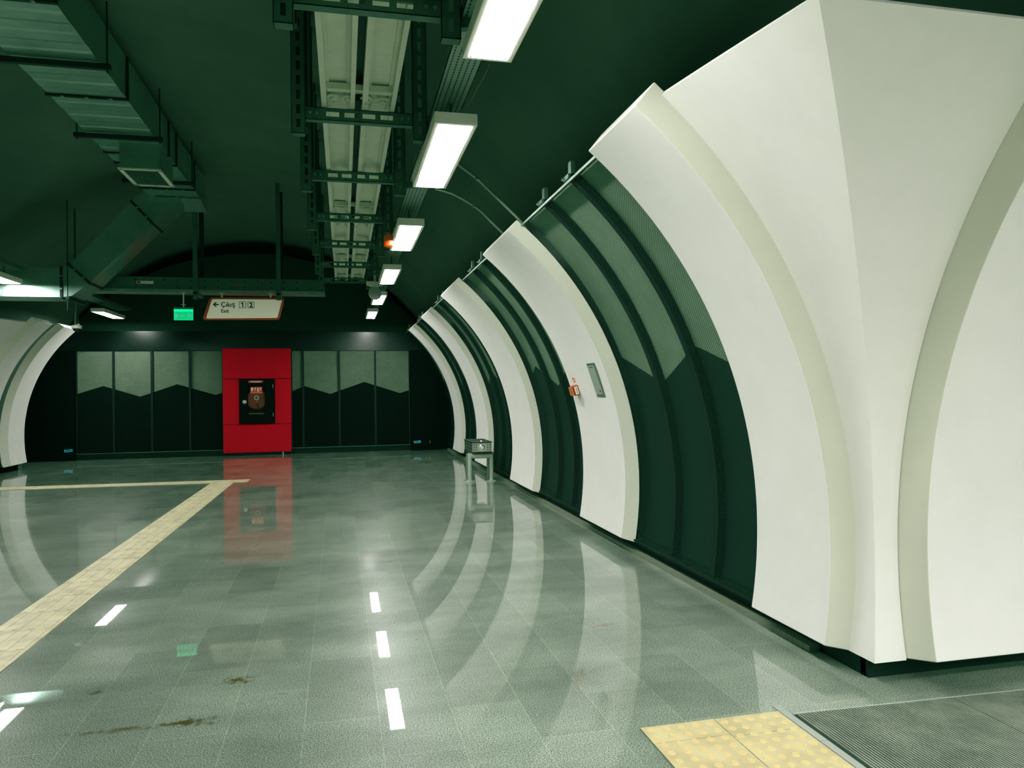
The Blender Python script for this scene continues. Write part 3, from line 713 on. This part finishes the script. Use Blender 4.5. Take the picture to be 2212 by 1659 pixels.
# orange beacon, loudspeaker
t = thing('orange_beacon', 'small orange warning beacon hanging under the fourth strut hanger', 'beacon', (.512, 8.385, 3.1))
m = MB(); m.cyl((.512, 8.385, 3.165), (0, 0, 1), .054, .07, 20); m.cyl((.512, 8.385, 3.235), (0, 0, 1), .03, .036, 12); m.build('body', M['beaconbody'], t)
m = MB(); m.cyl((.512, 8.385, 3.165), (0, 0, -1), .053, .035, 20, cap=False); m.dome((.512, 8.385, 3.13), .053, -1, 20, 6, flat=.5); m.build('lens', M['beaconlens'], t)
t = thing('round_loudspeaker', 'white round loudspeaker on a flat bracket below the last strut hanger', 'loudspeaker', (.55, 13.05, 3.2))
m = MB(); m.prism([(.402, 3.33), (.402, 3.385), (.70, 3.385), (.70, 3.33), (.62, 3.295), (.48, 3.295)], 'y', 12.92, 13.04); m.build('bracket', M['white'], t, bevel=.006)
m = MB(); m.cyl((.549, 12.90, 3.17), (0, -1, 0), .106, .012, 32); m.build('grille', M['grey'], t)
m = MB(); m.cyl((.549, 12.905, 3.17), (0, 1, 0), .112, .13, 32, .07); m.build('shell', M['white'], t)
m = MB(); m.box(.53, .57, 12.96, 13.0, 3.385, 3.56); m.build('stem', M['white'], t)

# conduits and loose wire
m = MB(); m.tube([(.993, 6.35, 3.455), (1.155, 6.35, 3.342), (1.338, 6.35, 3.176), (1.53, 6.36, 3.0), (1.62, 6.37, 2.9)], .013, 8)
for p in ((1.155, 6.35, 3.342),): m.cyl((p[0], p[1] - .02, p[2]), (.1, 0, -1), .02, .02, 8)
tag(m.build('conduit_pipe', M['conduit']), 'straight thin steel conduit running from the tray to the call point rib', 'pipe', 'conduits on the vault')
m = MB(); m.tube([(.87, 7.0, 3.41), (.96, 7.0, 3.392), (1.03, 7.0, 3.372), (1.09, 7.0, 3.345), (1.157, 7.0, 3.312), (1.24, 7.0, 3.265), (1.314, 7.0, 3.21), (1.42, 7.02, 3.115), (1.53, 7.02, 3.01), (1.62, 7.02, 2.9)], .013, 8)
m.cyl((1.24, 6.98, 3.265), (.1, 0, -1), .02, .02, 8)
tag(m.build('conduit_pipe', M['conduit']), 'bent thin steel conduit curving from under the close lamp to the wall', 'pipe', 'conduits on the vault')
m = MB(); m.tube([(.82, 4.0, 3.38), (.815, 4.05, 3.31), (.80, 4.15, 3.28), (.79, 4.3, 3.28), (.77, 4.45, 3.25), (.74, 4.60, 3.257)], .003, 6)
tag(m.build('loose_wire', M['wire']), 'thin loose reddish wire dangling between the two nearest right lamps', 'wire')

# ------------------------------------------------------------------ cross tray, sign, exit sign
ct = thing('cross_cable_tray', 'solid-sided steel cable tray crossing the hall above the exit signs', 'cable tray', (-2.0, 13.55, 3.2))
m = MB(); m.box(-4.12, -.30, 13.40, 13.41, 3.25, 3.455)
for i in range(15):
    x = -3.35 + .215 * i
    for z in (3.30, 3.405): m.cyl((x, 13.40, z), (0, -1, 0), .012, .002, 8, mi=1)
m.build('side_rail', [M['galvd'], M['ink']], ct)
m = MB(); m.box(-4.12, -.30, 13.75, 13.76, 3.25, 3.455); m.build('side_rail', M['galvd'], ct)
m = MB(); m.box(-4.12, -.30, 13.38, 13.78, 3.205, 3.225); m.box(-4.12, -.30, 13.38, 13.40, 3.225, 3.25); m.build('base', M['galv'], ct)
m = MB(); m.box(-3.34, -3.08, 13.394, 13.399, 3.335, 3.385); lb = m.build('sticker', M['labelwhite'], ct); MB().box(-3.33, -3.28, 13.391, 13.3935, 3.34, 3.38).build('red_mark', M['labelred'], lb)
m = MB(); m.tube([(-1.82, 13.395, 3.36), (-1.74, 13.395, 3.36)], .006, 6); m.cyl((-1.82, 13.396, 3.36), (0, -1, 0), .014, .003, 8); m.cyl((-1.74, 13.396, 3.36), (0, -1, 0), .014, .003, 8); m.build('red_mark', M['labelred'], ct)
for x, lab in ((-2.41, 'grey drop hanger of the cross tray, near the green exit sign'), (-1.07, 'grey drop hanger of the cross tray, above the right end of the white sign')):
    t = thing('tray_hanger', lab, 'hanger', (x, 13.5, 3.1), 'drop hangers of the cross tray')
    MB().box(x - .035, x + .035, 13.29, 13.35, 3.08, ceil_z(x, 13.3)).build('front_strut', M['galvd'], t)
    MB().box(x - .035, x + .035, 13.90, 13.96, 3.02, ceil_z(x, 13.9)).build('rear_strut', M['ductdark'], t)
    MB().box(x - .03, x + .03, 13.29, 13.96, 3.165, 3.20).build('cross_arm', M['galv'], t)

YS = 13.42
sn = thing('direction_sign', 'white slanted direction sign with orange border hanging from the cross tray', 'sign', (-1.63, YS, 2.93))
def rpoly(pts, r, n=6):
    out = []; L = len(pts)
    for i in range(L):
        p, a, b = Vector(pts[i]), Vector(pts[i - 1]), Vector(pts[(i + 1) % L])
        da, db = (a - p).normalized(), (b - p).normalized()
        s0, s1 = p + da * r, p + db * r
        for k in range(n + 1):
            t = k / n; q = s0 * (1 - t) ** 2 + p * 2 * t * (1 - t) + s1 * t * t; out.append((q.x, q.y))
    return out
k_ = YS / 13.3
def sc(p): return (p[0] * k_, 1.5 + (p[1] - 1.5) * k_)
fr = [(-2.205, 3.125), (-.985, 3.140), (-1.075, 2.755), (-2.325, 2.742)]
MB().prism(rpoly(fr, .05), 'y', YS, YS + .05).build('orange_frame', M['orange'], sn)
MB().prism(rpoly([(-2.165, 3.095), (-1.02, 3.105), (-1.105, 2.785), (-2.265, 2.765)], .03), 'y', YS - .004, YS - .0005).build('face', M['signglow'], sn)
text_part('lettering', 'Çıkış', .118, -2.025, YS - .006, 2.968, M['ink'], sn, 'LEFT', .0016, xs=.92)
text_part('lettering', 'Exit', .088, -2.025, YS - .006, 2.868, M['ink'], sn, 'LEFT', .0014, xs=.95)
for x, ch in ((-1.675, '1'), (-1.535, '2')):
    m = MB(); w, h, e = .054, .056, .008; zc = 3.005
    m.box(x - w, x + w, YS - .006, YS - .004, zc + h - e, zc + h); m.box(x - w, x + w, YS - .006, YS - .004, zc - h, zc - h + e); m.box(x - w, x - w + e, YS - .006, YS - .004, zc - h, zc + h); m.box(x + w - e, x + w, YS - .006, YS - .004, zc - h, zc + h)
    bo = m.build('number_box', M['ink'], sn)
    if ch == '1':
        m = MB(); m.prism([(x - .004, zc - .04), (x + .014, zc - .04), (x + .014, zc + .042), (x, zc + .042), (x - .026, zc + .026), (x - .026, zc + .010), (x - .004, zc + .020)], 'y', YS - .006, YS - .004); m.build('number', M['ink'], bo); continue
    text_part('number', ch, .112, x, YS - .006, zc - .039, M['ink'], bo, 'CENTER', .004)
m = MB(); m.prism([(-2.155, 3.005), (-2.11, 3.045), (-2.086, 3.045), (-2.118, 3.015), (-2.06, 3.015), (-2.06, 2.995), (-2.118, 2.995), (-2.086, 2.965), (-2.11, 2.965)], 'y', YS - .006, YS - .004); m.build('arrow', M['ink'], sn)
for x in (-2.01, -1.215):
    m = MB(); m.box(x - .014, x + .014, YS + .01, YS + .04, 3.12, 3.20); m.box(x - .05, x + .05, YS, YS + .05, 3.198, 3.205); m.build('suspension', M['white'], sn)

ex = thing('exit_sign', 'small glowing green emergency exit sign left of the white direction sign', 'exit sign', (-2.62, YS, 2.8))
MB().box(-2.775, -2.465, YS - .02, YS + .04, 2.918, 2.952).build('housing', M['greydark'], ex)
MB().box(-2.77, -2.47, YS, YS + .008, 2.735, 2.918).build('green_panel', M['exitglow'], ex)
m = MB(); m.box(-2.77, -2.47, YS - .002, YS, 2.882, 2.918); m.box(-2.77, -2.47, YS - .002, YS, 2.735, 2.741); m.box(-2.77, -2.765, YS - .002, YS, 2.735, 2.918); m.box(-2.475, -2.47, YS - .002, YS, 2.735, 2.918); m.build('bright_edge', M['exitglowtop'], ex)
m = MB(); m.box(-2.752, -2.705, YS - .003, YS - .0005, 2.775, 2.845); m.prism([(-2.672, 2.81), (-2.645, 2.832), (-2.645, 2.816), (-2.607, 2.816), (-2.607, 2.806), (-2.645, 2.806), (-2.645, 2.79)], 'y', YS - .003, YS - .0005)
m.cyl((-2.543, YS - .001, 2.845), (0, -1, 0), .011, .002, 10)
for a, b in (((-2.54, 2.835), (-2.525, 2.805)), ((-2.525, 2.805), (-2.548, 2.785)), ((-2.548, 2.785), (-2.56, 2.765)), ((-2.525, 2.805), (-2.505, 2.79)), ((-2.505, 2.79), (-2.488, 2.795)), ((-2.538, 2.83), (-2.56, 2.815)), ((-2.538, 2.83), (-2.512, 2.818)), ((-2.512, 2.818), (-2.498, 2.835))):
    m.tube([(a[0], YS - .002, a[1]), (b[0], YS - .002, b[1])], .005, 5)
m.build('running_figure_marks', M['exitmark'], ex)
m = MB(); m.cyl((-2.62, YS + .01, 2.952), (0, 0, 1), .012, .25, 10, mi=0); m.box(-2.66, -2.58, YS - .02, YS + .04, 3.199, 3.206); m.box(-2.66, -2.58, YS - .02, YS + .04, 2.995, 3.002); m.build('suspension', M['white'], ex)

# ------------------------------------------------------------------ air duct
d = thing('air_duct', 'large galvanised rectangular air duct under the left ceiling, bending down at its far end', 'duct', (-2.57, 9, 4.62))
DX0, DX1, DZ0, DZ1 = -2.95, -2.20, 4.62, 5.06
ys = [2.2, 4.4, 6.5, 8.51, 10.41, 12.12]
for a, b in zip(ys, ys[1:]):
    m = MB(); n = max(2, int(round((b - a) / .19))); st = (b - a) / n
    # bottom sheet with pressed cross ribs
    for i in range(n):
        y0, y1 = a + i * st, a + (i + 1) * st; dz = .006 if i % 2 else 0.
        m.face([(DX0, y0 + .02, DZ0 - dz), (DX1, y0 + .02, DZ0 - dz), (DX1, y1 - .02, DZ0 - dz), (DX0, y1 - .02, DZ0 - dz)])
        dn = .006 if (i + 1) % 2 else 0.
        if i < n - 1: m.face([(DX0, y1 - .02, DZ0 - dz), (DX1, y1 - .02, DZ0 - dz), (DX1, y1 + .02, DZ0 - dn), (DX0, y1 + .02, DZ0 - dn)])
    m.face([(DX0, a, DZ0), (DX0, b, DZ0), (DX0, b, DZ1), (DX0, a, DZ1)]); m.face([(DX1, a, DZ0), (DX1, b, DZ0), (DX1, b, DZ1), (DX1, a, DZ1)]); m.face([(DX0, a, DZ1), (DX0, b, DZ1), (DX1, b, DZ1), (DX1, a, DZ1)])
    m.build('duct_section', M['duct'], d)
for y in ys[1:] + [10.86]:
    m = MB(); m.box(DX0 - .02, DX1 + .02, y - .018, y + .018, DZ0 - .022, DZ0 + .005); m.box(DX1 - .005, DX1 + .02, y - .018, y + .018, DZ0, DZ1); m.box(DX0 - .02, DX0 + .005, y - .018, y + .018, DZ0, DZ1)
    for i in range(3): x = DX0 + .14 + .23 * i; m.box(x - .015, x + .015, y - .026, y + .026, DZ0 - .026, DZ0 - .018, 1)
    m.build('flange', [M['ductdark'], M['galv']], d)
for y in (7.6, 9.65, 11.6):
    m = MB(); m.box(DX0 - .12, DX1 + .10, y - .025, y + .025, DZ0 - .075, DZ0 - .023)
    for x in (DX0 - .09, DX1 + .07): m.cyl((x, y, DZ0 - .10), (0, 0, 1), .008, ceil_z(x, y) - DZ0 + .09, 8)
    m.build('hanger_bar', M['ductdark'], d)
g = MB(); gx0, gx1, gy0, gy1 = -2.67, -2.21, 9.98, 10.73
g.box(gx0, gx1, gy0, gy1, 4.30, DZ0); box_ = g.build('outlet_box', M['duct'], d)
m = MB()
for (a, b, c, e) in ((gx0 - .02, gx1 + .02, gy0 - .02, gy0 + .035), (gx0 - .02, gx1 + .02, gy1 - .035, gy1 + .02), (gx0 - .02, gx0 + .03, gy0, gy1), (gx1 - .03, gx1 + .02, gy0, gy1)): m.box(a, b, c, e, 4.283, 4.30)
m.build('grille_frame', M['white'], box_)
m = MB()
for i in range(20): x = gx0 + .04 + i * (gx1 - gx0 - .08) / 19; m.box(x - .004, x + .004, gy0 + .03, gy1 - .03, 4.286, 4.298)
m.box(gx0 + .03, gx1 - .03, (gy0 + gy1) / 2 - .006, (gy0 + gy1) / 2 + .006, 4.285, 4.298); m.box(gx0 + .02, gx1 - .02, gy0 + .02, gy1 - .02, 4.2985, 4.2995, 1); m.build('louvre', [M['greydark'], M['ink']], box_)
m = MB(); m.prism([(12.12, DZ0), (12.6, DZ0), (13.20, DZ0 - .10), (13.20, DZ1), (12.12, DZ1)], 'x', DX0, DX1); m.build('end_piece', M['duct'], d)
m = MB(); m.box(DX0 + .1, DX1 + .01, 12.585, 12.615, DZ0 - .02, DZ0); m.build('flange', M['galvd'], d)
A, B, C_, D_ = (-3.20, 4.51), (-2.90, 4.18), (-3.81, 3.225), (-4.09, 3.50)
m = MB(); m.prism([A, (-2.95, 4.80), (-2.85, 5.0), (-2.5, 5.0), (-2.5, 4.56), (-2.62, 4.46), B], 'y', 12.6, 13.20); m.build('upper_elbow', M['duct'], d)
m = MB(); m.prism([A, B, C_, D_], 'y', 12.6, 13.20); m.build('sloping_section', M['duct'], d)
m = MB(); m.prism([D_, C_, (-4.06, 3.02), (-4.2, 3.0), (-4.2, 3.45)], 'y', 12.6, 13.20); m.build('lower_elbow', M['duct'], d)
m = MB(); m.prism([(-4.2, 3.45), (-4.2, 3.0), (-5.0, 3.0), (-5.0, 3.45)], 'y', 12.6, 13.20); m.prism([(-5.0, 3.45), (-5.0, 3.0), (-5.55, 3.0), (-5.55, 3.45)], 'y', 12.6, 13.20); m.build('level_section', M['duct'], d)
def seam(p, q, e=.018):
    P, Q = Vector(p), Vector(q); t = (Q - P).normalized(); n = Vector((-t.y, t.x)) * e; P -= t * .02; Q += t * .02
    m = MB(); m.prism([tuple(P + n), tuple(Q + n), tuple(Q - n), tuple(P - n)], 'y', 12.58, 13.22)
    for k in (.3, .7): c = P.lerp(Q, k); m.box(c.x - .018, c.x + .018, 12.565, 12.58, c.y - .012, c.y + .012, 1)
    m.build('flange', [M['ductdark'], M['galv']], d)
seam(A, B); seam(C_, D_); seam((-4.2, 3.0), (-4.2, 3.45))
m = MB(); m.box(-4.12, -4.06, 12.5, 13.25, 2.955, 2.995); m.cyl((-4.09, 12.52, 2.78), (0, 0, 1), .008, 1.7, 8); m.build('hanger_bar', M['ductdark'], d)

# ------------------------------------------------------------------ cameras
def camera_dome(label, x, y, z, ztop):
    t = thing('dome_camera', label, 'camera', (x, y, z), 'dome security cameras on poles')
    m = MB(); m.cyl((x, y, z), (0, 0, 1), .078, .05, 22); m.cyl((x, y, z + .05), (0, 0, 1), .06, .015, 20, .02); m.build('body', M['white'], t)
    m = MB(); m.dome((x, y, z), .06, -1, 20, 6); m.build('dome', M['darkglass'], t)
    m = MB(); m.cyl((x - .015, y, z + .06), (0, 0, 1), .016, ztop - z - .06, 10); m.build('pole', M['galvd'], t)
    m = MB(); m.dome((x + .035, y - .02, z + .06), .022, 1, 12, 5); m.tube([(x + .035, y - .02, z + .07), (x + .02, y, z + .19)], .006, 6, mi=1); m.build('cable_gland', [M['white'], M['galvd']], t)
camera_dome('white dome camera on a thin pole, hanging above the far left rib', -4.32, 13.62, 2.60, ceil_z(-4.3, 13.6) - .06)
camera_dome('white dome camera on a pole, cut off by the left edge of the photo', -5.03, 12.50 + .16 - .06 - .22 + .02, 3.02, 3.165)

# ------------------------------------------------------------------ floor items
def tactile(label, P, Q, w, name='tactile_strip', mitre=0.):
    P, Q = Vector(P), Vector(Q); L = (Q - P).length; t = (Q - P) / L; n = Vector((-t.y, t.x))
    m = MB(); h = .006
    def quad(a0, a1, b0, b1, z0, z1, mi=0):
        i = len(m.v)
        for z in (z0, z1):
            for (a, b) in ((a0, b0), (a1, b0), (a1, b1), (a0, b1)): p = P + t * a + n * b; m.v.append((p.x, p.y, z))
        for q in ((0, 3, 2, 1), (4, 5, 6, 7), (0, 1, 5, 4), (1, 2, 6, 5), (2, 3, 7, 6), (3, 0, 4, 7)): m.f.append([i + k for k in q]); m.mi.append(mi)
    quad(0, L, -w / 2, w / 2, 0, .003, 1)
    k = int(L / .4); s = L / k
    for i in range(k):
        quad(i * s + .003, (i + 1) * s - .003, -w / 2, w / 2, .001, h)
        for j in range(4):
            b = -w / 2 + w * (j + .5) / 4
            quad(i * s + .02, (i + 1) * s - .02, b - .02, b + .02, h, h + .004)
    o = m.build(name, [M['yellow'], M['grout']])
    return tag(o, label, 'tactile paving', 'yellow ribbed guide strips')
tactile('yellow ribbed guide strip running up the floor from the left foreground', (-2.02, 1.2), (-1.98, 13.06), .36)
tactile('yellow ribbed guide strip crossing the floor far ahead to the left edge', (-1.58, 13.25), (-8.2, 13.58), .36)
# warning pad of studded tiles
m = MB(); m.box(1.25, 1.93, -1.2, 3.06, 0, .003, 1)
for (xa, xb, offy) in ((1.252, 1.602, 2.905), (1.606, 1.928, 2.885)):
    yb = 3.058
    for yt in [offy - .40 * i for i in range(0, 10)]:
        m.box(xa, xb, yt + .002, yb, .001, .006); yb = yt - .002
    m.box(xa, xb, -1.2, yb, .001, .006)
    for i in range(5):
        for j in range(62):
            x = xa + (xb - xa) * (i + .5) / 5; y = 3.02 - .068 * j
            if y < -1.1: continue
            m.cyl((x, y, .006), (0, 0, 1), .019, .0045, 12, .014, mi=2)
tag(m.build('tactile_warning_pad', [M['yellowpad'], M['grout'], M['yellowstud']]), 'yellow studded tactile pad in the floor at the bottom right', 'tactile paving')
m = MB()
for i in range(12): m.box(1.935, 1.972, -1.2 + .36 * i, -1.2 + .36 * i + .357, 0, .005)
tag(m.build('edging_strip', M['metalstrip']), 'narrow pale metal edging between the yellow pad and ribbed mat', 'edging')
mt = thing('ribbed_entrance_mat', 'grey ribbed entrance mat sunk in the floor at the bottom right corner', 'mat', (3.4, 1.6, 0))
def edge_y(x): return 3.02 - .035 * (x - 1.98)
m = MB(); m.prism([(1.975, -1.2), (6.5, -1.2), (6.5, edge_y(6.5)), (1.975, edge_y(1.975))], 'z', 0, .003); m.build('backing', M['matdark'], mt)
for (xa, xb) in ((1.99, 2.80), (2.806, 3.62), (3.626, 4.44)):
    m = MB(); x = xa
    while x < xb - .006: m.box(x, x + .0075, -1.2, edge_y(x) - .015, .003, .010); x += .0145
    m.build('ribbed_section', M['matrib'], mt)
m = MB(); m.prism([(1.975, edge_y(1.975) - .012), (6.5, edge_y(6.5) - .012), (6.5, edge_y(6.5)), (1.975, edge_y(1.975))], 'z', .003, .008); m.build('edge_frame', M['metalstrip'], mt)

# ------------------------------------------------------------------ world, camera
w = bpy.data.worlds.new('World'); SC.world = w; w.use_nodes = True
w.node_tree.nodes['Background'].inputs[0].default_value = (.02, .03, .025, 1); w.node_tree.nodes['Background'].inputs[1].default_value = .2

cam = bpy.data.cameras.new('camera'); co = bpy.data.objects.new('camera', cam); COL.objects.link(co); SC.camera = co
psi, th, roll = math.radians(12.82218), math.radians(.38555), .013
fw = Vector((math.sin(psi) * math.cos(th), math.cos(psi) * math.cos(th), math.sin(th)))
r0 = Vector((math.cos(psi), -math.sin(psi), 0)); u0 = r0.cross(fw)
rr = r0 * math.cos(roll) - u0 * math.sin(roll); uu = r0 * math.sin(roll) + u0 * math.cos(roll)
mt4 = Matrix.Identity(4)
for i in range(3): mt4[i][0] = rr[i]; mt4[i][1] = uu[i]; mt4[i][2] = -fw[i]
mt4.translation = Vector((0, 0, 1.5)); co.matrix_world = mt4
cam.sensor_width = 36; cam.lens = 1600 / 2212 * 36; cam.clip_start = .05

SC.view_settings.view_transform = 'Standard'; SC.view_settings.look = 'None'; SC.view_settings.exposure = 0.; SC.view_settings.gamma = 1.
vs = SC.view_settings; vs.use_curve_mapping = True; cm = vs.curve_mapping
for c, pts in ((0, ((.03, .0125), (.12, .096), (.3, .28), (.7, .70))), (1, ((.03, .029), (.12, .12), (.3, .30), (.7, .70))), (2, ((.03, .0205), (.12, .103), (.3, .28), (.7, .69)))):
    for p in pts: cm.curves[c].points.new(*p)
cm.update()
SC.cycles.max_bounces = 8; SC.cycles.diffuse_bounces = 4; SC.cycles.transparent_max_bounces = 12; SC.cycles.sample_clamp_indirect = 6.
